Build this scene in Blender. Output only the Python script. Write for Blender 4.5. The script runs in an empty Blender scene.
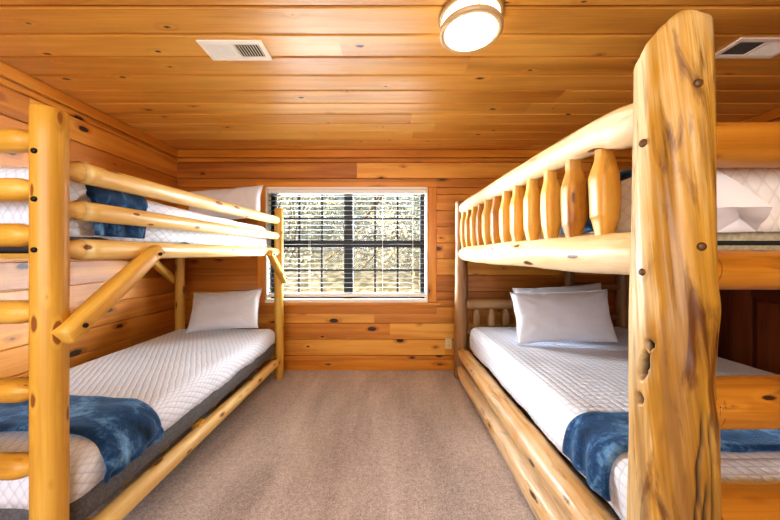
import bpy, bmesh, math, random
from mathutils import Vector, Matrix, noise as mnoise
random.seed(7)
SC = bpy.context.scene
COL = SC.collection
PI = math.pi

# ------------------------------------------------------------------ view
F = 300.0                      # focal length in pixels of the 780 px wide frame
CAMZ = 1.25
cam = bpy.data.cameras.new('camera'); camo = bpy.data.objects.new('camera', cam); COL.objects.link(camo)
camo.location = (0, 0, CAMZ); camo.rotation_euler = (PI/2, 0, 0)
cam.sensor_fit = 'HORIZONTAL'; cam.sensor_width = 36; cam.lens = 36*F/780
cam.shift_x = 3/780; cam.shift_y = -5/780; cam.clip_start = 0.02
SC.camera = camo
SC.view_settings.view_transform = 'Standard'
SC.view_settings.look = 'Medium High Contrast'
SC.view_settings.exposure = 0.57
SC.view_settings.gamma = 1.0
SC.cycles.use_denoising = True
SC.cycles.max_bounces = 8
SC.cycles.diffuse_bounces = 5
SC.cycles.sample_clamp_indirect = 6
SC.cycles.caustics_reflective = False
SC.cycles.caustics_refractive = False

# room sizes
WL, WR, WBK, WFR, H = -2.28, 3.03, 3.26, -1.7, 2.39
PITCH = 0.175

def srgb(h):
    h = h.lstrip('#'); out = []
    for i in (0, 2, 4):
        c = int(h[i:i+2], 16)/255
        out.append(c/12.92 if c <= .04045 else ((c+.055)/1.055)**2.4)
    return (*out, 1)

# ------------------------------------------------------------------ materials
class NT:
    def __init__(s, name):
        s.m = bpy.data.materials.new(name); s.m.use_nodes = True
        s.t = s.m.node_tree; s.t.nodes.clear()
        s.out = s.n('ShaderNodeOutputMaterial')
    def n(s, typ, ins=None, **kw):
        nd = s.t.nodes.new(typ)
        for k, v in kw.items(): setattr(nd, k, v)
        for k, v in (ins or {}).items():
            if hasattr(v, 'is_output'): s.t.links.new(v, nd.inputs[k])
            else: nd.inputs[k].default_value = v
        return nd
    def math(s, op, a, b=None, c=None, clamp=False):
        nd = s.t.nodes.new('ShaderNodeMath'); nd.operation = op; nd.use_clamp = clamp
        for i, v in enumerate((a, b, c)):
            if v is None: continue
            if hasattr(v, 'is_output'): s.t.links.new(v, nd.inputs[i])
            else: nd.inputs[i].default_value = v
        return nd.outputs[0]
    def attr(s, name): return s.n('ShaderNodeAttribute', attribute_name=name)
    def scale(s, vec, sc):
        nd = s.n('ShaderNodeVectorMath', operation='MULTIPLY'); s.t.links.new(vec, nd.inputs[0]); nd.inputs[1].default_value = sc
        return nd.outputs[0]
    def noise(s, vec, scale=1, detail=4, rough=.55, dist=0):
        return s.n('ShaderNodeTexNoise', {'Vector': vec, 'Scale': scale, 'Detail': detail, 'Roughness': rough, 'Distortion': dist}).outputs['Fac']
    def smooth(s, v, a, b, lo=0., hi=1.):
        nd = s.n('ShaderNodeMapRange', interpolation_type='SMOOTHSTEP')
        s.t.links.new(v, nd.inputs[0])
        for i, x in enumerate((a, b, lo, hi)): nd.inputs[1+i].default_value = x
        return nd.outputs[0]
    def mix(s, fac, a, b, mode='MIX'):
        nd = s.n('ShaderNodeMix', data_type='RGBA', blend_type=mode)
        for i, v in ((0, fac), (6, a), (7, b)):
            if hasattr(v, 'is_output'): s.t.links.new(v, nd.inputs[i])
            else: nd.inputs[i].default_value = v
        return nd.outputs[2]
    def bsdf(s, col, rough=.5, bump=None, bstr=.3, bdist=.002, coat=0, coat_rough=.15, sheen=0, spec=.5, metal=0, emis=None, estr=0, sheen_tint=None):
        p = s.n('ShaderNodeBsdfPrincipled')
        for k, v in (('Base Color', col), ('Roughness', rough), ('Coat Weight', coat), ('Coat Roughness', coat_rough), ('Sheen Weight', sheen), ('Specular IOR Level', spec), ('Metallic', metal)):
            if hasattr(v, 'is_output'): s.t.links.new(v, p.inputs[k])
            else: p.inputs[k].default_value = v
        if sheen_tint: p.inputs['Sheen Tint'].default_value = sheen_tint
        if emis: p.inputs['Emission Color'].default_value = emis; p.inputs['Emission Strength'].default_value = estr
        if bump is not None:
            b = s.n('ShaderNodeBump', {'Height': bump, 'Strength': bstr, 'Distance': bdist})
            s.t.links.new(b.outputs[0], p.inputs['Normal'])
        s.t.links.new(p.outputs[0], s.out.inputs[0])
        return p

def wood(name, light, mid, dark, knot='#3a1d0c', rough=.35, coat=.25, tone=.35, kscale=(1.6, 5.2), kprob=.55, krad=.11,
         ring=3., stain=0., gnarl=False, coat_rough=.12):
    """planks and logs: the 'lp' attribute runs x along the grain, y/z across it"""
    t = NT(name)
    lp = t.attr('lp').outputs['Vector']; rnd = t.attr('rnd').outputs['Fac']
    vor = t.n('ShaderNodeTexVoronoi', {'Vector': t.scale(lp, (kscale[0], kscale[1], kscale[1])), 'Scale': 1.0, 'Randomness': .9}, voronoi_dimensions='3D' if gnarl is not None and name.startswith('log') else '2D')
    d = vor.outputs['Distance']
    sel = t.n('ShaderNodeSeparateColor', {0: vor.outputs['Color']}).outputs[0]
    on = t.math('LESS_THAN', sel, kprob)
    wob = t.math('MULTIPLY', t.math('SUBTRACT', t.noise(t.scale(lp, (40, 40, 40)), detail=2), .5), .07)
    rr = t.math('MULTIPLY', t.n('ShaderNodeSeparateColor', {0: vor.outputs['Color']}).outputs[1], krad)
    dd = t.math('SUBTRACT', t.math('ADD', d, wob), rr)
    core = t.math('MULTIPLY', t.smooth(dd, .02, -.03), on)
    halo = t.math('MULTIPLY', t.smooth(dd, .18, 0.), on)
    # growth figure, bent round the knots
    g = t.noise(t.scale(lp, (.45, 8, 8)), detail=2, rough=.45, dist=.25)
    g = t.math('ADD', t.math('MULTIPLY', g, ring), t.math('MULTIPLY', halo, .5))
    s1 = t.math('MULTIPLY_ADD', t.math('SINE', t.math('MULTIPLY', g, 6.283)), .5, .5)
    fine = t.noise(t.scale(lp, (4, 170, 170)), detail=3)
    broad = t.noise(t.scale(lp, (.9, 5, 5)), detail=3)
    f = t.math('ADD', t.math('MULTIPLY', s1, .20), t.math('MULTIPLY', fine, .38))
    f = t.math('ADD', f, t.math('MULTIPLY', broad, .62))
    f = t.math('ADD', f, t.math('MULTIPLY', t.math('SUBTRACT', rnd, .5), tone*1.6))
    f = t.math('ADD', f, t.math('MULTIPLY', halo, .10))
    rp = t.n('ShaderNodeValToRGB', {0: f}); e = rp.color_ramp.elements
    e[0].position = .25; e[0].color = srgb(light); e[1].position = 1.0; e[1].color = srgb(dark)
    m_ = e.new(.58); m_.color = srgb(mid)
    col = rp.outputs[0]
    if stain:
        st = t.noise(t.scale(lp, (3.0, 17, 17)), detail=5, rough=.6, dist=1.2)
        st = t.math('MULTIPLY', t.smooth(st, .52, .72), stain)
        col = t.mix(st, col, srgb('#5d3510'))
        pt = t.smooth(t.noise(t.scale(lp, (1.1, 5, 5)), detail=3, dist=.8), .42, .62)
        col = t.mix(t.math('MULTIPLY', pt, .35), col, srgb(light))
    col = t.mix(core, col, srgb(knot))
    if gnarl:
        bb = t.noise(t.scale(lp, (1.6, 20, 20)), detail=3, rough=.55, dist=.7)
        col = t.mix(t.math('MULTIPLY', t.smooth(bb, .50, .68), .50), col, srgb('#70491a'))
        b2 = t.noise(t.scale(lp, (5, 60, 60)), detail=4, rough=.6, dist=.5)
        col = t.mix(t.math('MULTIPLY', t.smooth(b2, .58, .72), .45), col, srgb('#4f2d0e'))
        dk = t.attr('dark').outputs['Fac']
        col = t.mix(dk, col, srgb('#1d1309'))
    bump = t.math('SUBTRACT', t.math('MULTIPLY', fine, .35), t.math('MULTIPLY', core, .8))
    t.bsdf(col, rough, bump, .25, .002, coat=coat, coat_rough=coat_rough)
    return t.m

M = {}
M['wall'] = wood('wall_planks', '#eab050', '#d08a32', '#985817', tone=.26, kprob=.46, kscale=(3.0, 6.2), krad=.15, rough=.42, coat=.25, coat_rough=.36, ring=3.2)
M['ceiling'] = wood('ceiling_planks', '#f6cd74', '#e8b256', '#bc8232', tone=.24, kprob=.36, kscale=(3.0, 6.2), krad=.075, rough=.38, coat=.5, coat_rough=.36, ring=2.6)
M['trim'] = wood('trim_planks', '#e7a748', '#ce852a', '#a05e18', tone=.2, kprob=.35, krad=.07, ring=2.6)
M['log_left'] = wood('log_peeled_honey', '#e4bf6a', '#d2a342', '#aa7826', knot='#8a5524', tone=.2, kscale=(6, 17), kprob=.9, krad=.26, ring=4, rough=.45, coat=.10)
M['log_rail'] = wood('log_peeled_window_lit', '#f3e0b2', '#e8ca84', '#c69a50', knot='#8a5524', tone=.2, kscale=(6, 17), kprob=.9, krad=.26, ring=4, rough=.45, coat=.10)  # paler copy of the honey log, window light put into the rails' colour
M['log_pale'] = wood('log_peeled_pale', '#f0e0be', '#dfc08a', '#b58546', knot='#5a3413', tone=.2, kscale=(3, 11), kprob=.8, krad=.2, ring=4, stain=.5, rough=.45, coat=.10)
M['log_amber'] = wood('log_amber', '#c98c34', '#a96c1c', '#6c3c0c', knot='#3b200b', tone=.2, kscale=(5, 16), kprob=.8, krad=.2, ring=3, stain=.75, rough=.45, coat=.10)
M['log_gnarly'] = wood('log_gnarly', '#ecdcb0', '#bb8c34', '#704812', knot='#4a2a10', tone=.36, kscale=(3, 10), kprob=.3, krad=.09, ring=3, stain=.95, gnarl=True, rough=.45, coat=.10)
M['log_side'] = wood('log_side', '#ead6b0', '#d0a260', '#8f5e2a', knot='#4a2b12', tone=.3, kscale=(3, 11), kprob=.8, krad=.2, ring=4, stain=.8, rough=.45, coat=.10)
M['log_spindle'] = wood('log_spindle', '#e4b55c', '#cb9034', '#8c5514', knot='#6a3f18', tone=.2, kscale=(3, 11), kprob=.4, krad=.1, ring=3, stain=.3, rough=.45, coat=.10)
M['log_grey'] = wood('log_weathered', '#ba966a', '#926a40', '#5e3a1c', knot='#3b210d', tone=.2, kscale=(4, 13), kprob=.5, krad=.13, ring=4, stain=.5, rough=.45, coat=.1)
M['door'] = wood('door_walnut', '#9a5c34', '#7d4423', '#552b14', tone=.3, kprob=.0, krad=.0, rough=.4, coat=.2)

def simple(name, hexc, rough=.5, **kw):
    t = NT(name); t.bsdf(srgb(hexc), rough, **kw); return t.m
def speck(name, a, b, sc, rough=.8, bstr=.3, bdist=.003, **kw):
    t = NT(name)
    co = t.n('ShaderNodeTexCoord').outputs['Object']
    nz = t.noise(co, sc, 4)
    t.bsdf(t.mix(t.smooth(nz, .35, .65), srgb(a), srgb(b)), rough, nz, bstr, bdist, **kw); return t.m
M['bolt'] = simple('black_bolt', '#23211f', .4, metal=.6)
M['bolt_pin'] = simple('bolt_pin', '#9a948c', .35, metal=.8)
M['plug'] = speck('plug_wood', '#6b4a22', '#4d3214', 60, .5)
M['black'] = simple('window_black', '#0d0d0c', .5)
M['white'] = simple('white_paint', '#ece7dc', .45)
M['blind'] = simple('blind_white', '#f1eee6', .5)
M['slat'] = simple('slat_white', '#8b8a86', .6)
M['cream'] = simple('cream_plastic', '#e6cf9a', .45)
M['slot'] = simple('dark_slot', '#2a2420', .6)
M['vent'] = simple('vent_white', '#f8f4ea', .5)
M['duct'] = simple('duct_dark', '#2b2622', .8)
M['brass'] = simple('door_metal', '#4c3a22', .35, metal=.9)
M['nickel'] = simple('fixture_ring', '#c9ad85', .45, metal=.2)
M['bronze'] = simple('fixture_pan', '#a88a62', .4, metal=.3)
t = NT('lit_glass'); t.bsdf(srgb('#fff3dc'), .4, emis=(1, .86, .62, 1), estr=11); M['glow'] = t.m
t = NT('lit_glass_band'); t.bsdf(srgb('#fff0d4'), .4, emis=(1, .80, .52, 1), estr=2.4); M['glow2'] = t.m
M['foundation'] = speck('charcoal_ticking', '#6b6d72', '#55575b', 120, .75, bstr=.2)
M['beige'] = speck('beige_ticking', '#c2b28f', '#ad9d7c', 90, .8, bstr=.2)
M['piping'] = simple('dark_piping', '#20241f', .7)
M['linen'] = speck('pillow_cotton', '#e4e9f2', '#dbe0ea'.lower(), 220, .85, bstr=.12, bdist=.001, sheen=.15)

# carpet
t = NT('carpet')
co = t.n('ShaderNodeTexCoord').outputs['Object']
n1 = t.noise(co, 130, 3, .7); n2 = t.noise(co, 45, 3); n3 = t.noise(t.scale(co, (1.6, .35, 1)), 2.2, 3, dist=.4); n4 = t.noise(co, 14, 3)
f = t.math('ADD', t.math('MULTIPLY', n1, .60), t.math('MULTIPLY', n2, .25))
f = t.math('ADD', f, t.math('MULTIPLY', n3, .36)); f = t.math('ADD', f, t.math('MULTIPLY', n4, .10))
rp = t.n('ShaderNodeValToRGB', {0: f}); e = rp.color_ramp.elements
e[0].position = .42; e[0].color = srgb('#6e6664'); e[1].position = .80; e[1].color = srgb('#efe6e3')
m_ = e.new(.6); m_.color = srgb('#b8aeab')
t.bsdf(rp.outputs[0], .95, t.math('ADD', t.math('MULTIPLY', n1, .7), t.math('MULTIPLY', n2, .5)), .9, .012, sheen=.25, spec=.1)
M['carpet'] = t.m

def quilt_mat(name, kind, p, c1='#e6eefc', c2='#d2daea', bs=.55):
    t = NT(name)
    lp = t.attr('lp').outputs['Vector']
    sep = t.n('ShaderNodeSeparateXYZ', {0: lp}); u, v = sep.outputs[0], sep.outputs[1]
    w = t.math('MULTIPLY', t.math('SUBTRACT', t.noise(lp, 9, 2), .5), .012)
    u = t.math('ADD', u, w); v = t.math('ADD', v, w)
    if kind == 'diamond':
        a = t.math('ADD', u, t.math('MULTIPLY', v, .62)); b = t.math('SUBTRACT', u, t.math('MULTIPLY', v, .62))
    else:
        a, b = u, v
    sa = t.math('ABSOLUTE', t.math('SINE', t.math('MULTIPLY', a, PI/p)))
    sb = t.math('ABSOLUTE', t.math('SINE', t.math('MULTIPLY', b, PI/p)))
    h = t.math('POWER', t.math('MULTIPLY', sa, sb), .45)
    lowf = t.noise(lp, 7, 3)
    hh = t.math('ADD', h, t.math('MULTIPLY', lowf, .9))
    col = t.mix(t.smooth(h, 0.1, .7), srgb(c2), srgb(c1))
    t.bsdf(col, .85, hh, bs, .008, sheen=.2, spec=.2)
    return t.m
M['quilt_diamond'] = quilt_mat('quilt_white_diamond', 'diamond', .036, bs=.36)
M['quilt_grid'] = quilt_mat('quilt_white_grid', 'grid', .038)
M['quilt_soft'] = quilt_mat('quilt_white_soft', 'diamond', .05, '#e9dfd0', '#ddd1c0', .18)

def plush(name):
    t = NT(name)
    lp = t.attr('lp').outputs['Vector']
    a = t.noise(t.scale(lp, (6, 11, 6)), 1.0, 4, .55, .5); b = t.noise(lp, 34, 4, .7, .8); c = t.noise(lp, 260, 2)
    f = t.math('ADD', t.math('MULTIPLY', a, .75), t.math('MULTIPLY', b, .3))
    rp = t.n('ShaderNodeValToRGB', {0: f}); e = rp.color_ramp.elements
    e[0].position = .36; e[0].color = srgb('#08182c'); e[1].position = .70; e[1].color = srgb('#7cabd6')
    m_ = e.new(.54); m_.color = srgb('#1a4470')
    t.bsdf(rp.outputs[0], .75, t.math('ADD', c, t.math('MULTIPLY', b, 2)), .35, .006, sheen=.6, spec=.2, sheen_tint=srgb('#8fb6dc'))
    return t.m
M['plush'] = plush('blue_plush')

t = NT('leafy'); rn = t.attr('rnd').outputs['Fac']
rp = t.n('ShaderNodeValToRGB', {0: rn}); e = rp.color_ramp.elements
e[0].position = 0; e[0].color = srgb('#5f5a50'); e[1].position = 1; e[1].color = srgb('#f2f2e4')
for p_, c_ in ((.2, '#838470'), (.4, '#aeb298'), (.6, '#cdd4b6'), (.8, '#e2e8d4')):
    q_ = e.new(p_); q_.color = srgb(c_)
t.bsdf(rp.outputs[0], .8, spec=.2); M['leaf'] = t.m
M['hill'] = speck('hill_ground', '#a0a28c', '#62644f', 6.5, .9)
M['bark'] = speck('dark_bark', '#5a4a3c', '#3a2e25', 14, .9)
M['bark'].name = 'dark_bark'
# window glass: mostly clear with a faint reflection
t = NT('window_glass')
tr = t.n('ShaderNodeBsdfTransparent', {0: (1, 1, 1, 1)}); gl = t.n('ShaderNodeBsdfGlossy', {'Roughness': .02})
fr = t.n('ShaderNodeFresnel', {'IOR': 1.25})
mx = t.n('ShaderNodeMixShader', {0: fr.outputs[0], 1: tr.outputs[0], 2: gl.outputs[0]})
t.t.links.new(mx.outputs[0], t.out.inputs[0]); M['glass'] = t.m

# ------------------------------------------------------------------ mesh helpers
class MB:
    def __init__(s): s.v = []; s.f = []; s.lp = []; s.rnd = []; s.dark = []; s.sm = []; s.mi = []
    def add(s, verts, faces, lp=None, rnd=.5, dark=None, smooth=True, mi=0):
        o = len(s.v)
        s.v += [tuple(p) for p in verts]
        s.lp += [tuple(p) for p in (lp if lp is not None else verts)]
        s.rnd += (rnd if isinstance(rnd, list) else [rnd]*len(verts))
        s.dark += (dark if dark is not None else [0.]*len(verts))
        s.f += [tuple(i+o for i in f) for f in faces]
        s.sm += [smooth]*len(faces); s.mi += [mi]*len(faces)
    def build(s, name, mat, parent=None, loc=None):
        me = bpy.data.meshes.new(name); me.from_pydata(s.v, [], s.f)
        if loc is not None:
            for vx in me.vertices: vx.co -= Vector(loc)
        a = me.attributes.new('lp', 'FLOAT_VECTOR', 'POINT'); a.data.foreach_set('vector', [c for p in s.lp for c in p])
        a = me.attributes.new('rnd', 'FLOAT', 'POINT'); a.data.foreach_set('value', s.rnd)
        if any(s.dark):
            a = me.attributes.new('dark', 'FLOAT', 'POINT'); a.data.foreach_set('value', s.dark)
        me.polygons.foreach_set('use_smooth', s.sm)
        mats = mat if isinstance(mat, list) else [mat]
        for m in mats: me.materials.append(m)
        me.polygons.foreach_set('material_index', s.mi)
        me.update()
        bm = bmesh.new(); bm.from_mesh(me); bmesh.ops.recalc_face_normals(bm, faces=bm.faces); bm.to_mesh(me); bm.free()
        o = bpy.data.objects.new(name, me); COL.objects.link(o)
        if parent is not None:
            o.parent = parent
            o.matrix_parent_inverse = Matrix.Translation(-world_loc(parent))
        if loc is not None: o.location = loc
        return o
def world_loc(o):
    return Vector(o.location) if o.parent is None else Vector(o.location)

def thing(name, label, cat, loc=(0, 0, 0), group=None):
    o = bpy.data.objects.new(name, None); COL.objects.link(o); o.location = loc
    o.empty_display_size = .05
    o['label'] = label; o['category'] = cat
    if group: o['group'] = group
    return o
def tag(o, label, cat, group=None, kind=None):
    if label: o['label'] = label
    if cat: o['category'] = cat
    if group: o['group'] = group
    if kind: o['kind'] = kind
    return o
def structure(o): o['kind'] = 'structure'; return o

def box(mb, x0, x1, y0, y1, z0, z1, ch=0., axis=0, mi=0, rnd=None):
    """box with chamfered edges; grain along the given axis"""
    bm = bmesh.new(); bmesh.ops.create_cube(bm, size=1)
    for v in bm.verts:
        v.co = Vector(((x0+x1)/2 + v.co.x*(x1-x0), (y0+y1)/2 + v.co.y*(y1-y0), (z0+z1)/2 + v.co.z*(z1-z0)))
    if ch: bmesh.ops.bevel(bm, geom=list(bm.edges), offset=ch, segments=2, affect='EDGES', profile=.6)
    bm.verts.ensure_lookup_table()
    off = random.uniform(0, 30)
    vs = [v.co.copy() for v in bm.verts]
    ax = [axis, (axis+1) % 3, (axis+2) % 3]
    lp = [(p[ax[0]]+off, p[ax[1]]+p[ax[2]]+off, off) for p in vs]
    mb.add(vs, [[v.index for v in f.verts] for f in bm.faces], lp, random.random() if rnd is None else rnd, smooth=False, mi=mi)
    bm.free()

def board(mb, a0, a1, c0, c1, mapf, th=.02, ch=.005, rnd=None, off=None):
    """one plank: runs a0..a1 along, c0..c1 across, front at depth 0 and body behind; mapf(a, c, depth)->xyz"""
    c0 += .0024; c1 -= .0024
    prof = [(c0, th), (c0, ch), (c0+ch, 0), (c1-ch, 0), (c1, ch), (c1, th)]
    rnd = random.random() if rnd is None else rnd
    off = (random.uniform(0, 60), random.uniform(0, 60)) if off is None else off
    vs, lp = [], []
    for a in (a0, a1):
        for c, d in prof:
            vs.append(mapf(a, c, d)); lp.append((a+off[0], c+off[1], rnd*5))
    n = len(prof)
    fs = [(i, (i+1) % n, n+(i+1) % n, n+i) for i in range(n)] + [tuple(range(n-1, -1, -1)), tuple(range(n, 2*n))]
    mb.add(vs, fs, lp, rnd, smooth=False)

def frame_axes(d):
    d = d.normalized()
    up = Vector((0, 0, 1)) if abs(d.z) < .9 else Vector((0, 1, 0))
    x = d.cross(up).normalized(); y = x.cross(d).normalized()
    return d, x, y

def smooth_path(pts, n):
    """Catmull-Rom through (pos, radius) control points"""
    P = [Vector((*p, r)) for p, r in pts]
    P = [P[0]*2-P[1]] + P + [P[-1]*2-P[-2]]
    out = []
    seg = len(P)-3
    for i in range(n+1):
        t = i/n*seg; k = min(int(t), seg-1); u = t-k
        a, b, c, d = P[k:k+4]
        q = .5*((2*b) + (c-a)*u + (2*a-5*b+4*c-d)*u*u + (3*b-a-3*c+d)*u**3)
        out.append((Vector(q[:3]), q[3]))
    return out

def log(mb, pts, n=24, seg=20, lump=0., lumpf=4., rnd=None, endround=.35, sq=0., twist=0., lin=False):
    """a peeled log along control points, rounded ends, optional knobbly surface; sq>0 squares the section"""
    if lin:
        path = []
        for (a_, ra), (b_, rb_) in zip(pts[:-1], pts[1:]):
            for q in range(5): path.append((Vector(a_).lerp(Vector(b_), q/5), ra+(rb_-ra)*q/5))
        path.append((Vector(pts[-1][0]), pts[-1][1]))
    else: path = smooth_path(pts, n) if len(pts) > 2 or n > 1 else [(Vector(p), r) for p, r in pts]
    off = Vector((random.uniform(0, 50), random.uniform(0, 50), random.uniform(0, 50)))
    rnd = random.random() if rnd is None else rnd
    d0, X, Y = frame_axes(path[-1][0]-path[0][0])
    # rounded caps
    p0, r0 = path[0]; p1, r1 = path[-1]
    L = (p1-p0).length
    cap = lambda r: [(math.sin(q)*r*endround, r*math.cos(q)) for q in (.5, 1.0, 1.35)]
    rings = [(p0 - d0*h, r) for h, r in reversed(cap(r0))] + path + [(p1 + d0*h, r) for h, r in cap(r1)]
    vs, lp, fs = [], [], []
    s = 0; prev = rings[0][0]
    for p, r in rings:
        s += (p-prev).length; prev = p
        for k in range(seg):
            a = 2*PI*k/seg + twist*s
            rr = r
            if sq:
                e = 2+sq*4
                rr = r*(abs(math.cos(a))**e + abs(math.sin(a))**e)**(-1/e)*(1-.10*sq)
            c, sn = math.cos(a), math.sin(a)
            if lump:
                q = Vector((s*lumpf*.55, c*r*lumpf*2.2, sn*r*lumpf*2.2)) + off
                rr *= 1 + lump*(mnoise.noise(q) + .5*mnoise.noise(q*2.3))
            vs.append(p + X*(c*rr) + Y*(sn*rr)); lp.append((s+off.x, c*r+off.y, sn*r+off.z))
    m = len(rings)
    for i in range(m-1):
        for k in range(seg):
            fs.append((i*seg+k, i*seg+(k+1) % seg, (i+1)*seg+(k+1) % seg, (i+1)*seg+k))
    for base, i0 in ((0, 0), ((m-1)*seg, m-1)):
        vs.append(rings[i0][0]); lp.append((off.x+s*(i0 > 0), off.y, off.z))
        c = len(vs)-1
        for k in range(seg): fs.append((c, base+(k+1) % seg, base+k))
    mb.add(vs, fs, lp, rnd)

def rail_pts(a, b, r, neck=.62, nl=.05, swell=0., both=True):
    """straight rail with a bullet-shaped tenon shoulder at the ends"""
    a, b = Vector(a), Vector(b); L = (b-a).length; d = (b-a)/L
    pr = [(0, neck), (nl*.5, neck*1.02), (nl, neck*1.18), (nl*1.5, .9), (nl*2.0, .985), (nl*2.6, 1)]
    pr = [(s, min(1, k)) for s, k in pr]
    if neck > .9: pr = [(s, 1) for s, k in pr]
    out = [(a+d*s, r*k) for s, k in pr]
    for q in (.25, .4, .5, .6, .75):
        out.append((a+d*(L*q), r*(1+swell*math.sin(q*PI))))
    if both: out += [(b-d*s, r*k) for s, k in reversed(pr)]
    else: out.append((b, r*.9))
    return [(tuple(p), q) for p, q in out]

def disc_bolt(name, mat, parent, pos, nrm, r=.008, h=.006, pin=None):
    mb = MB(); n = Vector(nrm).normalized(); p = Vector(pos)
    log(mb, [(tuple(p-n*.01), r), (tuple(p+n*h*.5), r)], n=1, seg=14, endround=.5)
    mats = [mat]
    if pin is not None:
        log(mb, [(tuple(p), r*.3), (tuple(p+n*(h+.003)), r*.3)], n=1, seg=8)
        mats = [mat]
    return mb.build(name, mats, parent)

def lathe(mb, prof, cx, cy, seg=48, mi=0, close=False):
    vs, fs = [], []
    for r, z in prof:
        for k in range(seg):
            a = 2*PI*k/seg; vs.append((cx+r*math.cos(a), cy+r*math.sin(a), z))
    n = len(prof)
    for i in range(n-1 if not close else n):
        j = (i+1) % n
        for k in range(seg):
            fs.append((i*seg+k, i*seg+(k+1) % seg, j*seg+(k+1) % seg, j*seg+k))
    if not close:
        for i in (0, n-1):
            if prof[i][0] > 1e-6:
                fs.append(tuple(i*seg+k for k in range(seg)))
    mb.add(vs, fs)

def soft_slab(mb, x0, x1, y0, y1, z0, z1, r, res=.03, bottom=False, disp=None, hem=None, mi=0):
    """rounded-edge cloth or mattress box. lp = flattened cloth coordinates"""
    vs, lp, fs, idx = [], [], [], {}
    nx = max(4, int((x1-x0)/res)); ny = max(4, int((y1-y0)/res)); nz = max(4, int((z1-z0)/res))
    lo = Vector((x0+r, y0+r, z0+(r if bottom else 0))); hi = Vector((x1-r, y1-r, z1-r))
    def vert(i, j, k, face):
        key = (i, j, k)
        if key in idx: return idx[key]
        p = Vector((x0+(x1-x0)*i/nx, y0+(y1-y0)*j/ny, z0+(z1-z0)*k/nz))
        q = Vector((min(max(p.x, lo.x), hi.x), min(max(p.y, lo.y), hi.y), min(max(p.z, lo.z), hi.z)))
        d = p-q
        nrm = d.normalized() if d.length > 1e-6 else Vector((0, 0, 1))
        w = q + nrm*(r if d.length > 1e-6 else 0)
        drop = z1-p.z
        u, v = p.x, p.y
        if face in 'xX': u = (x1+drop) if face == 'X' else (x0-drop)
        if face in 'yY': v = (y1+drop) if face == 'Y' else (y0-drop)
        if disp: w = w + nrm*disp(w, nrm)
        if hem and k == 0: w.z += hem(w)
        elif hem: w.z += hem(w)*max(0, 1-k/nz*2.5)
        vs.append(w); lp.append((u, v, drop))
        idx[key] = len(vs)-1
        return idx[key]
    def grid(na, nb, fn, face):
        for a in range(na):
            for b in range(nb):
                fs.append(tuple(vert(*fn(*ab), face) for ab in ((a, b), (a+1, b), (a+1, b+1), (a, b+1))))
    grid(nx, ny, lambda a, b: (a, b, nz), 't')
    grid(nx, nz, lambda a, b: (a, 0, b), 'y'); grid(nx, nz, lambda a, b: (a, ny, b), 'Y')
    grid(ny, nz, lambda a, b: (0, a, b), 'x'); grid(ny, nz, lambda a, b: (nx, a, b), 'X')
    if bottom: grid(nx, ny, lambda a, b: (a, b, 0), 'b')
    mb.add(vs, fs, lp, mi=mi)

def nz3(p, s, seed=0.): return mnoise.noise(Vector((p[0]*s+seed, p[1]*s+seed*1.7, p[2]*s-seed)))

# ------------------------------------------------------------------ room shell
WX0, WX1, WZ0, WZ1 = -1.308, .438, .765, 1.982      # window opening in the back wall
def runs(a0, a1, lo=1.8, hi=4.0):
    """random butt joints along a course of planks"""
    out = []; a = a0
    while a1-a > 1e-6:
        b = a + random.uniform(lo, hi)
        if a1-b < .5: b = a1
        out.append((a, b)); a = b
    return out
def courses(z0, z1, first):
    zs = [z0]; z = first
    while z < z1-.02:
        if z > z0+.02: zs.append(z)
        z += PITCH
    zs.append(z1); return list(zip(zs[:-1], zs[1:]))

mb = MB()
random.seed(21)
mf = lambda a, c, d: (a, WBK+d, c)
for c0, c1 in courses(0, H-.085, .158):
    spans = runs(WL, WR)
    for a, b in spans:
        rn = random.random(); of = (random.uniform(0, 60), random.uniform(0, 60))
        if c1 > WZ0-.01 and c0 < WZ1+.01:
            # split the course round the window
            if c0 < WZ0 < c1: board(mb, a, b, c0, WZ0, mf, rnd=rn, off=of); lo_ = WZ0
            else: lo_ = c0
            if c0 < WZ1 < c1: board(mb, a, b, WZ1, c1, mf, rnd=rn, off=of); hi_ = WZ1
            else: hi_ = c1
            if a < WX0: board(mb, a, min(b, WX0), lo_, hi_, mf, rnd=rn, off=of)
            if b > WX1: board(mb, max(a, WX1), b, lo_, hi_, mf, rnd=rn, off=of)
        else: board(mb, a, b, c0, c1, mf, rnd=rn, off=of)
for x0, x1, z0, z1 in ((WL-.15, WX0, -.1, H+.1), (WX1, WR+.15, -.1, H+.1), (WX0, WX1, -.1, WZ0), (WX0, WX1, WZ1, H+.1)):
    box(mb, x0, x1, WBK+.02, WBK+.14, z0, z1)
structure(mb.build('wall_back', M['wall']))

mb = MB()
mf = lambda a, c, d: (WL-d, a, c)
for c0, c1 in courses(0, H-.085, .158):
    for a, b in runs(WFR, WBK): board(mb, a, b, c0, c1, mf)
box(mb, WL-.14, WL-.02, WFR-.1, WBK+.02, -.1, H+.1)
structure(mb.build('wall_left', M['wall']))

DY0, DY1, DZ = 1.83, 2.64, 2.03           # door opening in the right wall
mb = MB()
mf = lambda a, c, d: (WR+d, a, c)
for c0, c1 in courses(0, H-.085, .158):
    for a, b in runs(WFR, WBK):
        if c0 >= DZ: board(mb, a, b, c0, c1, mf); continue
        if c1 > DZ: board(mb, a, b, DZ, c1, mf); c1_ = DZ
        else: c1_ = c1
        if a < DY0: board(mb, a, min(b, DY0), c0, c1_, mf)
        if b > DY1: board(mb, max(a, DY1), b, c0, c1_, mf)
box(mb, WR+.02, WR+.14, WFR-.1, DY0, -.1, H+.1); box(mb, WR+.02, WR+.14, DY1, WBK+.02, -.1, H+.1); box(mb, WR+.02, WR+.14, DY0, DY1, DZ, H+.1)
structure(mb.build('wall_right', M['wall']))

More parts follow.
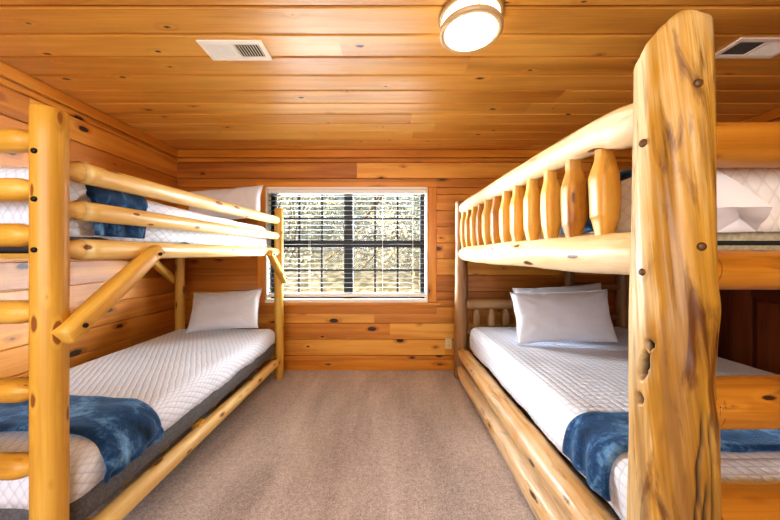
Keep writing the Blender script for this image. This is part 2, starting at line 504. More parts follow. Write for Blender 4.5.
mb = MB()
mf = lambda a, c, d: (a, WFR-d, c)
for c0, c1 in courses(0, H, .158):
    for a, b in runs(WL, WR): board(mb, a, b, c0, c1, mf)
box(mb, WL-.15, WR+.15, WFR-.14, WFR-.02, -.1, H+.1)
structure(mb.build('wall_front', M['wall']))

mb = MB()
random.seed(5)
mf = lambda a, c, d: (a, c, H+d)
y = 1.379-PITCH*18; ys = [WFR]
while y < WBK-.02:
    if y > WFR+.02: ys.append(y)
    y += PITCH
ys.append(WBK)
for c0, c1 in zip(ys[:-1], ys[1:]):
    for a, b in runs(WL, WR, 2.0, 4.2): board(mb, a, b, c0, c1, mf, ch=.008)
box(mb, WL-.15, WR+.15, WFR-.15, WBK+.15, H+.02, H+.12)
structure(mb.build('ceiling', M['ceiling']))

mb = MB(); box(mb, WL-.15, WR+.15, WFR-.15, WBK+.15, -.12, 0)
structure(mb.build('floor', M['carpet']))

# crown boards at the top of the walls
random.seed(3)
def trim(i, a, b, c0, c1, mf):
    mb = MB()
    board(mb, a, b, c0, c1, mf, th=.016, ch=.003, rnd=.35)
    structure(mb.build(f'trim_{i}', M['trim']))
trim(1, WL+.016, WR-.016, H-.085, H, lambda a, c, d: (a, WBK-.016+d, c))
trim(2, WFR+.016, WBK, H-.085, H, lambda a, c, d: (WL+.016-d, a, c))
trim(3, WFR+.016, WBK, H-.085, H, lambda a, c, d: (WR-.016+d, a, c))
trim(4, WL+.016, WR-.016, 0, .11, lambda a, c, d: (a, WBK-.012+d*.7, c))

# ------------------------------------------------------------------ window
win = structure(thing('window_1', '', 'window', ((WX0+WX1)/2, WBK, WZ0)))
del win['label']; del win['category']
CW = .10
mb = MB()     # casing boards round the opening
mfw = lambda a, c, d: (c, WBK-.018+d, a)
board(mb, WZ0-.02, WZ1+.0, WX1+.004, WX1+CW, mfw, th=.018, ch=.004, rnd=.3)
board(mb, WZ0-.02, WZ1+.0, WX0-CW, WX0-.004, mfw, th=.018, ch=.004, rnd=.3)
board(mb, WX0-CW, WX1+CW, WZ1, WZ1+.065, lambda a, c, d: (a, WBK-.018+d, c), th=.018, ch=.004, rnd=.25)
mb.build('casing', M['trim'], win)
mb = MB(); box(mb, WX0-CW-.03, WX1+CW+.03, WBK-.06, WBK-.0, WZ0-.055, WZ0-.025, ch=.006, axis=0, rnd=.2); mb.build('sill', M['trim'], win)
mb = MB(); box(mb, WX0-CW, WX1+CW, WBK-.018, WBK-.001, WZ0-.15, WZ0-.056, ch=.004, axis=0, rnd=.5); mb.build('apron', M['trim'], win)
mb = MB()     # white jamb lining
JY0, JY1 = WBK-.02, WBK+.14
for a in ((WX0-.004, WX0+.012, WZ0-.02, WZ1), (WX1-.012, WX1+.004, WZ0-.02, WZ1)): box(mb, a[0], a[1], JY0, JY1, a[2], a[3], ch=.003)
box(mb, WX0, WX1, JY0, JY1, WZ1-.02, WZ1+.004, ch=.003); box(mb, WX0, WX1, JY0-.03, JY1, WZ0-.025, WZ0+.004, ch=.003)
mb.build('jamb', M['white'], win)
GY = WBK+.10
xm = -.428; zm = 1.372
mb = MB()
x0, x1, z0, z1 = WX0+.02, WX1-.02, WZ0+.0, WZ1-.02
fw = .05
for a in ((x0, x0+fw, z0, z1), (x1-fw, x1, z0, z1), (xm-.05, xm+.05, z0, z1), (x0, x1, z0, z0+.035), (x0, x1, z1-.03, z1)):
    box(mb, a[0], a[1], GY-.03, GY+.03, a[2], a[3], ch=.004)
mb.build('frame', M['black'], win)
for a0, a1 in ((x0+fw, xm-.045), (xm+.045, x1-fw)):
    for k, (b0, b1) in enumerate(((z0+.035, zm-.03), (zm+.03, z1-.03))):
        yy = GY+(.012 if k else -.006)
        mb = MB()
        if k == 0: box(mb, a0, a1, yy-.018, yy+.018, zm-.04, zm+.04, ch=.003)
        for q in (1/3, 2/3):
            xc = a0+(a1-a0)*q; box(mb, xc-.011, xc+.011, yy-.008, yy+.008, b0, b1)
        zc = (b0+b1)/2+(.01 if k == 0 else -.01); box(mb, a0, a1, yy-.0079, yy+.0079, zc-.009, zc+.009)
        sash = mb.build('sash_bars', M['black'], win)
        mb = MB(); mb.add([(a0, yy, b0), (a1, yy, b0), (a1, yy, b1), (a0, yy, b1)], [(0, 1, 2, 3)], smooth=False)
        mb.build('pane', M['glass'], sash)

# blind hanging in the window
bl = thing('window_blind', 'white horizontal slatted blind, slats open, hanging in the window', 'blind', ((WX0+WX1)/2, WBK+.02, WZ1-.03))
bx0, bx1 = WX0+.015, WX1-.015; BY = WBK+.025
mb = MB(); box(mb, bx0, bx1, BY-.03, BY+.03, WZ1-.062, WZ1-.022, ch=.004); mb.build('headrail', M['blind'], bl)
mb = MB()
NS = 21; zt = WZ1-.085; zb = WZ0+.075
for i in range(NS):
    z = zt+(zb-zt)*i/(NS-1); th_ = .0022; cr_ = .0018
    vs = []; 
    for x in (bx0, bx1):
        for q in range(5):
            u = -1+q*.5; vs.append((x, BY+u*.024, z+cr_*(1-u*u)))
    for x in (bx0, bx1):
        for q in range(5):
            u = -1+q*.5; vs.append((x, BY+u*.024, z-th_+cr_*(1-u*u)))
    fs = []
    for q in range(4): fs += [(q, q+1, q+6, q+5), (10+q, 15+q, 16+q, 11+q), (q, 10+q, 11+q, q+1), (5+q, 6+q, 16+q, 15+q)]
    fs += [(0, 5, 15, 10), (4, 14, 19, 9)]
    mb.add(vs, fs)
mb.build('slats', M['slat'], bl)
mb = MB(); box(mb, bx0, bx1, BY-.026, BY+.026, WZ0+.03, WZ0+.062, ch=.006); mb.build('bottom_rail', M['blind'], bl)
for x in (bx0+.14, xm-.42, xm+.38, bx1-.14):
    mb = MB()
    for s in (-.026, .026): log(mb, [((x, BY+s, WZ0+.06), .0012), ((x, BY+s, WZ1-.06), .0012)], n=1, seg=6)
    mb.build('ladder_cord', M['blind'], bl)

# ------------------------------------------------------------------ outdoors
mb = MB()
nx, ny = 40, 30; vs = []; fs = []
for j in range(ny+1):
    for i in range(nx+1):
        x = -18+36*i/nx; y = 3.7+18*j/ny
        z = -.25+.42*(y-4)*(1 if y > 4 else 0) + .5*nz3((x, y, 0), .3)
        vs.append((x, y, min(z, 5)))
for j in range(ny):
    for i in range(nx):
        a = j*(nx+1)+i; fs.append((a, a+1, a+nx+2, a+nx+1))
mb.add(vs, fs); structure(mb.build('ground', M['hill']))
random.seed(11)
mb = MB()
for c in range(260):
    y = random.uniform(6.2, 13); half = y*.62
    cx = random.uniform(-half, half*.8); base = -.25+.42*(y-4)
    cz = base + random.uniform(-.9, 3.2); cr = random.uniform(.35, .9)
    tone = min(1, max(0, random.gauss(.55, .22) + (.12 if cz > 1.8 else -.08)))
    for q in range(150):
        d = Vector((random.gauss(0, 1), random.gauss(0, 1), random.gauss(0, .8))).normalized()*cr*random.random()**.5
        p = Vector((cx, y, cz))+d
        sz = random.uniform(.022, .055)
        a = Vector((random.gauss(0, 1), random.gauss(0, 1), random.gauss(0, 1))).normalized()
        b = a.orthogonal().normalized()
        vs = [p-a*sz, p+b*sz*.5, p+a*sz, p-b*sz*.5]
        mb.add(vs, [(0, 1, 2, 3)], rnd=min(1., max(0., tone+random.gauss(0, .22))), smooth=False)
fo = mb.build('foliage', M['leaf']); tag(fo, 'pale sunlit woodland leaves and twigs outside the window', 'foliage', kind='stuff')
random.seed(31)
mb = MB()
for k in range(70):
    y = random.uniform(5.5, 11); x = random.uniform(-.5*y, .4*y); base = -.25+.42*(y-4)
    a = Vector((x, y, base+random.uniform(-.1, 1.6)))
    b = a + Vector((random.uniform(-.7, .7), random.uniform(-.3, .3), random.uniform(.3, 1.3)))
    m_ = (a+b)/2 + Vector((random.uniform(-.12, .12), 0, random.uniform(-.1, .1)))
    r = random.uniform(.008, .022)
    log(mb, [(tuple(a), r), (tuple(m_), r*.8), (tuple(b), r*.4)], n=5, seg=6)
br = mb.build('branches', M['bark']); tag(br, 'thin dark bare branches among the leaves outside the window', 'branches', kind='stuff')

# ------------------------------------------------------------------ door in the right wall
dr = thing('door_1', '', 'x', (WR, (DY0+DY1)/2, 0)); del dr['label']; del dr['category']; structure(dr)
mb = MB()
box(mb, WR-.02, WR+.02, DY1-.005, DY1+.095, 0, DZ+.09, ch=.004, axis=2, rnd=.8); box(mb, WR-.02, WR+.02, DY0-.095, DY0+.005, 0, DZ+.09, ch=.004, axis=2, rnd=.8)
box(mb, WR-.02, WR+.02, DY0-.095, DY1+.095, DZ-.005, DZ+.09, ch=.004, axis=1, rnd=.8)
mb.build('door_casing', M['door'], dr)
mb = MB()
xa, xb = WR+.005, WR+.045
sw = .135
box(mb, xa, xb, DY1-sw, DY1-.004, .01, DZ-.006, ch=.003, axis=2); box(mb, xa, xb, DY0+.004, DY0+sw, .01, DZ-.006, ch=.003, axis=2)
for z0, z1 in ((.01, .22), (.90, 1.06), (DZ-.15, DZ-.006)): box(mb, xa, xb, DY0+sw, DY1-sw, z0, z1, ch=.003, axis=1)
leaf = mb.build('door_leaf', M['door'], dr)
ym = (DY0+DY1)/2
for z0, z1 in ((.22, .90), (1.06, DZ-.15)):
    for y0, y1 in ((DY0+sw, ym-.03), (ym+.03, DY1-sw)):
        mb = MB(); box(mb, xa+.016, xb-.005, y0, y1, z0, z1, axis=2); box(mb, xa+.004, xa+.03, y0+.035, y1-.035, z0+.035, z1-.035, ch=.011, axis=2)
        mb.build('door_panel', M['door'], dr)
    mb = MB(); box(mb, xa, xb, ym-.03, ym+.03, z0, z1, ch=.003, axis=2); mb.build('door_mullion', M['door'], dr)
mb = MB(); log(mb, [((xa-.002, DY0+.06, .98), .008), ((xa-.03, DY0+.06, .98), .009), ((xa-.045, DY0+.06, .98), .026), ((xa-.065, DY0+.06, .98), .024)], n=10, seg=18); mb.build('door_knob', M['brass'], dr)

# ------------------------------------------------------------------ ceiling fixtures
LX, LY = .398, 1.428
cl = thing('ceiling_light', 'round lit flush-mount ceiling light with a tan metal ring', 'light', (LX, LY, H))
mb = MB(); lathe(mb, [(.02, H-.001), (.150, H-.001), (.150, H-.014), (.143, H-.018), (.02, H-.018)], LX, LY); mb.build('pan', M['bronze'], cl)
mb = MB(); lathe(mb, [(.134, H-.018), (.136, H-.04), (.134, H-.066), (.12, H-.066), (.12, H-.018)], LX, LY, close=True); mb.build('glass_band', M['glow2'], cl)
mb = MB(); lathe(mb, [(.121, H-.064), (.143, H-.064), (.147, H-.070), (.147, H-.084), (.141, H-.088), (.123, H-.088), (.121, H-.084)], LX, LY, close=True); mb.build('ring', M['nickel'], cl)
mb = MB(); lathe(mb, [(.122, H-.080), (.119, H-.088), (.09, H-.097), (.05, H-.102), (.0001, H-.103)], LX, LY); mb.build('diffuser', M['glow'], cl)
for a in (.5, 2.6, 4.7):
    mb = MB(); x, y = LX+.145*math.cos(a), LY+.145*math.sin(a); log(mb, [((x, y, H-.015), .0028), ((x, y, H-.088), .0028)], n=1, seg=8); mb.build('clip', M['nickel'], cl)

def vent(x0, x1, y0, y1, label):
    v = thing('ceiling_vent', label, 'vent', ((x0+x1)/2, (y0+y1)/2, H), 'ceiling vents')
    v.pop('group', None)
    zf = H-.008
    fwx = .028
    mb = MB()
    for a in ((x0, x0+fwx, y0, y1), (x1-fwx, x1, y0, y1), (x0+fwx, x1-fwx, y0, y0+fwx), (x0+fwx, x1-fwx, y1-fwx, y1)): box(mb, a[0], a[1], a[2], a[3], zf, H-.0005, ch=.002)
    xm_ = (x0+x1)/2; box(mb, xm_-.008, xm_+.008, y0+fwx, y1-fwx, zf, H-.001)
    mb.build('frame', M['vent'], v)
    mb = MB(); box(mb, x0+fwx, x1-fwx, y0+fwx, y1-fwx, H-.0012, H-.0004); mb.build('backing', M['duct'], v)
    mb = MB()
    for side, a0, a1 in ((-1, x0+fwx, xm_-.008), (1, xm_+.008, x1-fwx)):
        n = 9
        for i in range(n):
            xc = a0+(a1-a0)*(i+.5)/n; dx = (a1-a0)/n*.5; zt_, zb_ = H-.0015, zf+.0005
            # blade leaning outward
            xb_, xt_ = xc+side*dx*.55, xc-side*dx*.55
            vs = []
            for yy in (y0+fwx, y1-fwx):
                vs += [(xb_-.0007, yy, zb_), (xb_+.0007, yy, zb_), (xt_+.0007, yy, zt_), (xt_-.0007, yy, zt_)]
            mb.add(vs, [(0, 1, 2, 3), (7, 6, 5, 4), (0, 4, 5, 1), (1, 5, 6, 2), (2, 6, 7, 3), (3, 7, 4, 0)], smooth=False)
    mb.build('louvers', M['vent'], v)
vent(-1.012, -.665, 1.588, 1.748, 'white rectangular ceiling vent above the left side, away from the bunk with spindles')
vent(1.855, 2.21, 1.570, 1.730, 'white rectangular ceiling vent at right, above the log bunk with spindles')

ol = thing('outlet', 'cream wall outlet low on the plank wall beside the right bunk', 'outlet', (.665, WBK, .293))
mb = MB(); box(mb, .63, .70, WBK-.006-.012, WBK-.0, .235, .351, ch=.003); mb.build('cover_plate', M['cream'], ol)
for dz in (-.02, .02):
    mb = MB(); box(mb, .650, .680, WBK-.0205, WBK-.0165, .293+dz-.014, .293+dz+.014, ch=.004); s_ = mb.build('socket', M['cream'], ol)
    mb = MB()
    for dx in (-.006, .006): box(mb, .665+dx-.0012, .665+dx+.0012, WBK-.0212, WBK-.0195, .293+dz-.004, .293+dz+.006)
    mb.build('slot', M['slot'], s_)

# ------------------------------------------------------------------ left bunk bed
random.seed(101)
LI, LO = -1.098, -2.105       # inner and wall-side post lines
YN, YF = .977, 3.05
RP = .0444
lb = thing('bunk_bed', 'honey-coloured smooth round-log bunk bed along the left wall, with diagonal braces', 'bunk bed', ((LI+LO)/2, (YN+YF)/2, 0))
mL = M['log_left']
posts = {}
for x in (LI, LO):
    for y in (YN, YF):
        mb = MB(); h = 1.730 if y == YN else 1.728
        log(mb, [((x, y, .003), RP), ((x, y, .6), RP), ((x, y, 1.2), RP), ((x, y, h-.012), RP)], n=18, seg=28, endround=.22, lump=.012, lumpf=3, rnd=.4)
        posts[x, y] = mb.build('post', mL, lb)
EY = .028
def lrail(name, x, za, zb, r=.036):
    mb = MB(); log(mb, rail_pts((x, YN+EY, za), (x, YF-EY, zb), r, neck=.66, nl=.035), n=44, seg=20, lump=.02, lumpf=3)
    return mb.build(name, M['log_rail'], lb)
for x in (LI, LO):
    lrail('guard_rail', x, 1.543, 1.595, .038); lrail('guard_rail', x, 1.408, 1.440, .036); lrail('side_rail', x, 1.270, 1.282, .038)
    lrail('side_rail', x, .215, .19, .043)
def lrung(y, z, r=.038):
    mb = MB(); log(mb, rail_pts((LO+EY, y, z), (LI-EY, y, z), r, neck=.62, nl=.032), n=34, seg=20, lump=.02, lumpf=3)
    return mb.build('rung', mL, lb)
for z in (1.621, 1.462, 1.315, 1.064, .810, .563): lrung(YN, z)
for z in (1.30, .36, .215): lrung(YF, z, .034)
# diagonal braces, flattened half logs bolted inside the posts
for x, s in ((LI, 1), (LO, -1)):
    bxx = x+s*.055
    for ya, yb in ((YN-.012, YN+.385), (YF+.0, YF-.385)):
        a, b = Vector((bxx, ya, .985)), Vector((bxx, yb, 1.272)); d = (b-a).normalized()
        mb = MB(); log(mb, [(tuple(a), .031), (tuple(a+(b-a)*.33), .034), (tuple(a+(b-a)*.66), .033), (tuple(b), .029)], n=14, seg=20, sq=.35, endround=.12, rnd=.45)
        br_ = mb.build('brace', mL, lb)
        for p in (a+d*.05, b-d*.03):
            disc_bolt('bolt', M['bolt'], br_, p+Vector((s*.033, 0, 0)), (s, 0, 0), .008, .006)
# hex bolts on the near post, aimed at the rungs
for z in (1.574, 1.424, 1.266):
    al = math.radians(228.35-48-48+180)   # camera-facing side, turned to the left
    vd = Vector((-LI, -YN, 0)).normalized(); a = math.radians(-46)
    n = Vector((vd.x*math.cos(a)-vd.y*math.sin(a), vd.x*math.sin(a)+vd.y*math.cos(a), 0))
    p = Vector((LI, YN, z))+n*RP
    disc_bolt('bolt', M['bolt'], posts[LI, YN], p, n, .0085, .006, pin=True)
# platform boards
mb = MB()
for i in range(9):
    y = YN+.12+i*(YF-YN-.24)/8; box(mb, LO-.0, LI-(.0 if i in (0, 3) else .05), y-.03, y+.03, .240, .263, ch=.003, axis=0)
mb.build('slats', mL, lb)
mb = MB()
for i in range(9):
    y = YN+.12+i*(YF-YN-.24)/8; box(mb, LO+.045, LI-.045, y-.035, y+.035, 1.238, 1.256, ch=.003, axis=0)
mb.build('slats', mL, lb)

# ------------------------------------------------------------------ right bunk bed
random.seed(202)
RI, RO = .757, 2.41
RN, RF = .794, 3.07
rb = thing('bunk_bed', 'large rustic log bunk bed at right with a spindle guard rail and gnarled corner post', 'bunk bed', ((RI+RO)/2, (RN+RF)/2, 0))

def gnarly_post(cx, cy):
    mb = MB(); seg, nr = 120, 260
    view = math.atan2(-cy, -cx)          # angle of the side that faces the room
    vs, lp, dk, fs, rn = [], [], [], [], []
    def feat(al, z, ac, zc, wa, wz):      # soft spot in (angle deg, height)
        return math.exp(-((al-ac)/wa)**2-((z-zc)/wz)**2)
    for j in range(nr+1):
        t = j/nr
        for k in range(seg):
            th = 2*PI*k/seg
            al = math.degrees((th-view+PI) % (2*PI)-PI)     # + is the right-hand side seen from the room
            lat = math.sin(math.radians(al))                # -1 left .. 1 right
            top = 1.852 - max(0, .30-lat)**1.4*.046 - .03*max(0, lat-.6)
            z = .002+(top-.002)*t
            r = .0752+(1.885-z)*.0108
            tw = th + z*1.1                                  # spiral grain
            q = Vector((math.cos(tw)*1.5, math.sin(tw)*1.5, z*1.5))
            r += .0042*mnoise.noise(q*1.3+Vector((3, 1, 7))) + .0016*mnoise.noise(Vector((q.x*2.6, q.y*2.6, z*3)))
            r += .0022*mnoise.noise(Vector((math.cos(tw)*7, math.sin(tw)*7, z*2.5)))
            r += .007*feat(al, z, 75, 1.12, 30, .06) - .006*feat(al, z, 80, .93, 35, .06)
            r += .005*feat(al, z, -25, 1.06, 22, .05) + .004*feat(al, z, 35, .98, 25, .035)
            d = 0.
            # decayed hollow
            wob = 5*mnoise.noise(Vector((z*40, 3, 1)))
            h = max(feat(al, z, -37+wob+(z-.96)*100, .963, 9, .042), feat(al, z, -27, 1.022, 6.5, .014), .9*feat(al, z, -46, .872, 9, .015))
            hh = min(1, max(0, (h-.35)/.18)); r -= .026*hh*hh*(3-2*hh); d = max(d, hh if z > .91 else hh*.65)
            lip = feat(al, z, -35+(z-.96)*100, .963, 16, .064); r += .004*max(0, lip-hh)
            # long open checks low on the right side
            if z < .93:
                for a0, sl, zt in ((40, 26, .90), (52, -6, .88), (46, 12, .74)):
                    ac = a0 + (z-.9)*sl*1.6 + 3.5*mnoise.noise(Vector((z*14, a0, 0)))
                    w = 2.2+1.6*mnoise.noise(Vector((z*9, a0, 5)))
                    e = math.exp(-((al-ac)/max(.8, w))**2)*min(1, max(0, (zt-z)/.06))
                    d = max(d, e); r -= .007*e
            # rounded cut at the top
            if t > .99: r *= math.cos((t-.99)/.01*.75)**.5
            vs.append((cx+r*math.cos(th), cy+r*math.sin(th), z))
            # colour coordinates follow the spiral
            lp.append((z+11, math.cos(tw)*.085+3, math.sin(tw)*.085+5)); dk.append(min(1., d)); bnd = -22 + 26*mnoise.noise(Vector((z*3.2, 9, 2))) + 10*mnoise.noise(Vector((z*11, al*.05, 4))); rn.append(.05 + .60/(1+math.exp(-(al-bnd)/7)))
    for j in range(nr):
        for k in range(seg):
            fs.append((j*seg+k, j*seg+(k+1) % seg, (j+1)*seg+(k+1) % seg, (j+1)*seg+k))
    fs.append(tuple(range(seg-1, -1, -1)))
    # top: inner rings following the slanted cut
    base = nr*seg; prev = base
    for f in (.7, .35):
        st = len(vs)
        for k in range(seg):
            p = Vector(vs[base+k]); zc = 1.862-.02
            th = 2*PI*k/seg; al = (th-view+PI) % (2*PI)-PI
            lat = math.sin(al)*f
            z = 1.852 - max(0, .30-lat)**1.4*.046 + .004*(1-f)
            vs.append((cx+(p.x-cx)*f, cy+(p.y-cy)*f, z)); lp.append((11+z, (p.x-cx)*f+3, (p.y-cy)*f+5)); dk.append(0.); rn.append(.5)
        for k in range(seg): fs.append((prev+k, prev+(k+1) % seg, st+(k+1) % seg, st+k))
        prev = st
    fs.append(tuple(prev+k for k in range(seg)))
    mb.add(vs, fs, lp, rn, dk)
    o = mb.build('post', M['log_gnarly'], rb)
    for al, z in ((38, 1.662), (-43, 1.545), (41, 1.270), (-41, 1.205)):
        th = view+math.radians(al); n = Vector((math.cos(th), math.sin(th), 0))
        r = .0752+(1.885-z)*.0108
        disc_bolt('wood_plug', M['plug'], o, Vector((cx, cy, z))+n*(r-.001), n, .0105, .003)
    return o
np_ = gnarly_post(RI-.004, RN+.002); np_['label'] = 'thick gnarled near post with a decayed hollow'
mG, mP, mA = M['log_grey'], M['log_pale'], M['log_amber']
def rlog(name, pts, mat, n=40, seg=28, lump=.06, lumpf=5, **k):
    mb = MB(); log(mb, pts, n=n, seg=seg, lump=lump, lumpf=lumpf, **k); return mb.build(name, mat, rb)
rlog('post', [((RI, RF, .003), .068), ((RI, RF, .6), .066), ((RI+.004, RF, 1.2), .064), ((RI, RF, 1.79), .060)], mG, lump=.05, endround=.2, n=60)
rlog('post', [((RO, RF, .003), .065), ((RO, RF, .6), .063), ((RO, RF, 1.2), .06), ((RO, RF, 1.79), .058)], mG, lump=.05, endround=.2)
rlog('post', [((RO, RN, .003), .085), ((RO, RN, .6), .085), ((RO, RN, 1.2), .083), ((RO, RN, 1.85), .08)], mG, lump=.05, endround=.2)
# front long logs of the upper bunk
rlog('top_rail', [((RI, RN+.02, 1.642), .05), ((RI, RN+.09, 1.646), .060), ((RI, RN+.16, 1.654), .065), ((RI, RN+.28, 1.674), .056), ((RI, RN+.6, 1.688), .055), ((RI, 1.9, 1.700), .055), ((RI, 2.5, 1.712), .052), ((RI, 2.90, 1.712), .049), ((RI, 3.03, 1.708), .030)], mP, n=90, lump=.06, lumpf=4.5)
rlog('bottom_rail', [((RI, RN+.02, 1.256), .055), ((RI, RN+.10, 1.257), .064), ((RI, RN+.2, 1.257), .070), ((RI, RN+.35, 1.256), .073), ((RI, 1.6, 1.258), .070), ((RI, 2.2, 1.258), .073), ((RI, 2.75, 1.262), .067), ((RI, 2.93, 1.263), .058), ((RI, 3.03, 1.264), .038)], mP, n=90, lump=.08, lumpf=5)
# turned-looking carved spindles
def spindle(x, y, z0, z1, r, mat, rr=None, name='spindle'):
    L = z1-z0
    k = random.uniform(.92, 1.08); w = random.uniform(-.02, .02)
    prof = [(0, .62), (.06, .62), (.225+w, .97), (.255+w, 1.02), (.46, 1.06), (.65+w, 1.04), (.685+w, .99), (.82, .68), (1, .66)]
    mb = MB(); log(mb, [((x+random.uniform(-.002, .002), y, z0+L*q), r*k*f) for q, f in prof], n=48, seg=24, sq=.75, lump=.05, lumpf=9, lin=True)
    return mb.build(name, mat, rb)
for k in range(12):
    y = 1.045+.171*k
    topc = 1.655+(y-1)*.030
    spindle(RI, y, 1.300, 1.648+(y-1)*.022, .041, M['log_spindle'])
# back guard logs
rlog('top_rail', [((RO, RN+.05, 1.64), .05), ((RO, 1.9, 1.66), .058), ((RO, RF-.05, 1.64), .045)], mG)
rlog('bottom_rail', [((RO, RN+.05, 1.25), .05), ((RO, 1.9, 1.26), .06), ((RO, RF-.05, 1.26), .05)], mG)
# foot end logs, running off to the right
def foot(z, r, name='foot_rail', dz=0.):
    a, b = (RI+.03, RN, z), (RO-.05, RN, z+dz)
    rlog(name, rail_pts(a, b, r, neck=.93, nl=.02), mA, n=60, lump=.07, lumpf=6)
foot(1.540, .056); foot(1.210, .052); foot(.862, .064); foot(.565, .066)
# head end
def head(z, r, xa=RI+.04, xb=RO-.04, mat=mG): rlog('head_rail', rail_pts((xa, RF, z), (xb, RF, z), r, neck=.8, nl=.03), mat, n=50, lump=.07)
head(1.60, .05); head(1.25, .055); head(.748, .052, RI+.04, 1.84); head(.47, .045, RI+.04, 1.84); head(.925, .04, 1.9, RO-.04); head(.62, .04, 1.9, RO-.04)
rlog('head_post', [((1.865, RF, .003), .052), ((1.865, RF, .6), .052), ((1.865, RF, 1.24), .05)], mG, lump=.06)
for k in range(6):
    spindle(.91+k*.150, RF, .49, .725, .038, mG, name='head_spindle')
# lower side logs: a lower one on the carpet with another resting on it
rlog('side_rail', [((RI, RN+.04, .255), .06), ((RI, RN+.16, .255), .082), ((RI, 1.5, .262), .074), ((RI, 2.2, .268), .068), ((RI, 2.85, .272), .062), ((RI, RF-.03, .275), .04)], M['log_side'], n=90, lump=.09, lumpf=5)
rlog('side_rail', [((RI, RN+.04, .093), .06), ((RI, RN+.16, .092), .080), ((RI-.006, 1.4, .090), .078), ((RI, 2.1, .086), .072), ((RI, 2.85, .088), .066), ((RI, RF-.03, .10), .045)], M['log_side'], n=90, lump=.10, lumpf=5)
rlog('side_rail', [((RO, RN+.05, .255), .06), ((RO, 1.9, .262), .066), ((RO, RF-.05, .26), .055)], mG)
mb = MB()
for i in range(9):
    y = RN+.2+i*(RF-RN-.4)/8; box(mb, RI+.02, RO-.02, y-.04, y+.04, .245, .263, ch=.003, axis=0)
mb.build('slats', mA, rb)
mb = MB()
for i in range(9):
    y = RN+.2+i*(RF-RN-.4)/8; box(mb, RI+.05, RO-.05, y-.04, y+.04, 1.205, 1.225, ch=.003, axis=0)
mb.build('slats', mA, rb)

# ------------------------------------------------------------------ bedding
def mattress(x0, x1, y0, y1, z0, z1, mat, label, pipes=()):
    mb = MB(); soft_slab(mb, x0, x1, y0, y1, z0, z1, .045, .05, bottom=True)
    o = mb.build('mattress', mat, None, ((x0+x1)/2, (y0+y1)/2, z0)); tag(o, label, 'mattress')
    for z in pipes:
        mb = MB(); r = .045; n = 8; pts = []
        for cx, cy, a0 in ((x1-r, y1-r, 0), (x0+r, y1-r, 90), (x0+r, y0+r, 180), (x1-r, y0+r, 270)):
            for i in range(n+1):
                a = math.radians(a0+90*i/n); pts.append((cx+(r+.002)*math.cos(a), cy+(r+.002)*math.sin(a)))
        m = len(pts); vs = []; fs = []
        for (px, py) in pts:
            for q in range(6):
                a = 2*PI*q/6; cx, cy = (x0+x1)/2, (y0+y1)/2
                nn = Vector((px-cx, py-cy, 0)).normalized()
                vs.append((px+nn.x*.006*math.cos(a), py+nn.y*.006*math.cos(a), z+.0075*math.sin(a)))
        for i in range(m):
            for q in range(6): fs.append((i*6+q, i*6+(q+1) % 6, ((i+1) % m)*6+(q+1) % 6, ((i+1) % m)*6+q))
        mb.add(vs, fs); mb.build('piping', M['piping'], o)
    return o
mattress(-2.05, -1.16, 1.06, 2.95, .412, .505, M['foundation'], 'mattress of the lower left bunk wholly under its quilt')
fd = mattress(-2.06, -1.100, 1.035, 2.965, .264, .410, M['foundation'], 'charcoal grey padded base below the quilt of the lower left bunk'); fd.name = 'mattress_base'; fd['category'] = 'mattress base'
mattress(-2.02, -1.20, 1.065, 2.955, 1.257, 1.505, M['foundation'], 'charcoal mattress edge showing under the white quilt of the upper left bunk')
mattress(.845, 2.325, .905, 2.945, .264, .525, M['foundation'], 'mattress of the lower right bunk wholly under its quilt')
mattress(.875, 2.325, .90, 2.955, 1.226, 1.505, M['beige'], 'beige mattress with dark piping on the upper right bunk', pipes=(1.286,))

def quilt(x0, x1, y0, y1, z0, z1, r, mat, label, seed, amp=.006, hemamp=.012, hump=0.):
    def disp(p, n): return amp*(nz3(p, 5, seed)+.5*nz3(p, 12, seed))*(1.6 if n.z < .5 else .7) + hump*max(0, n.z)*math.exp(-((p.y-y0-.06)/.09)**2)
    def hem(p): return hemamp*(nz3((p.x, p.y, 0), 5, seed)+.6*nz3((p.x, p.y, 0), 13, seed))
    mb = MB(); soft_slab(mb, x0, x1, y0, y1, z0, z1, r, .028, disp=disp, hem=hem)
    o = mb.build('quilt', mat, None, ((x0+x1)/2, (y0+y1)/2, z0))
    so = o.modifiers.new('thick', 'SOLIDIFY'); so.thickness = .008; so.offset = -1
    return tag(o, label, 'quilt')
quilt(-2.08, -1.088, 1.015, 2.985, .392, .53, .075, M['quilt_diamond'], 'white quilt spread over the lower bunk of the left bed', 1.3)
quilt(-2.045, -1.178, 1.045, 2.975, 1.315, 1.53, .06, M['quilt_diamond'], 'white quilt on the upper bunk of the left bed', 5.1, amp=.010, hemamp=.02, hump=.045)
quilt(.800, 2.33, .885, 2.965, .345, .555, .075, M['quilt_grid'], 'white quilt spread over the lower bunk of the right log bed', 9.2)
uq = quilt(.850, 2.35, .872, 2.98, 1.325, 1.535, .05, M['quilt_soft'], 'white quilt on the upper bunk of the right log bed, one corner sticking out', 3.7, amp=.008, hemamp=.012)

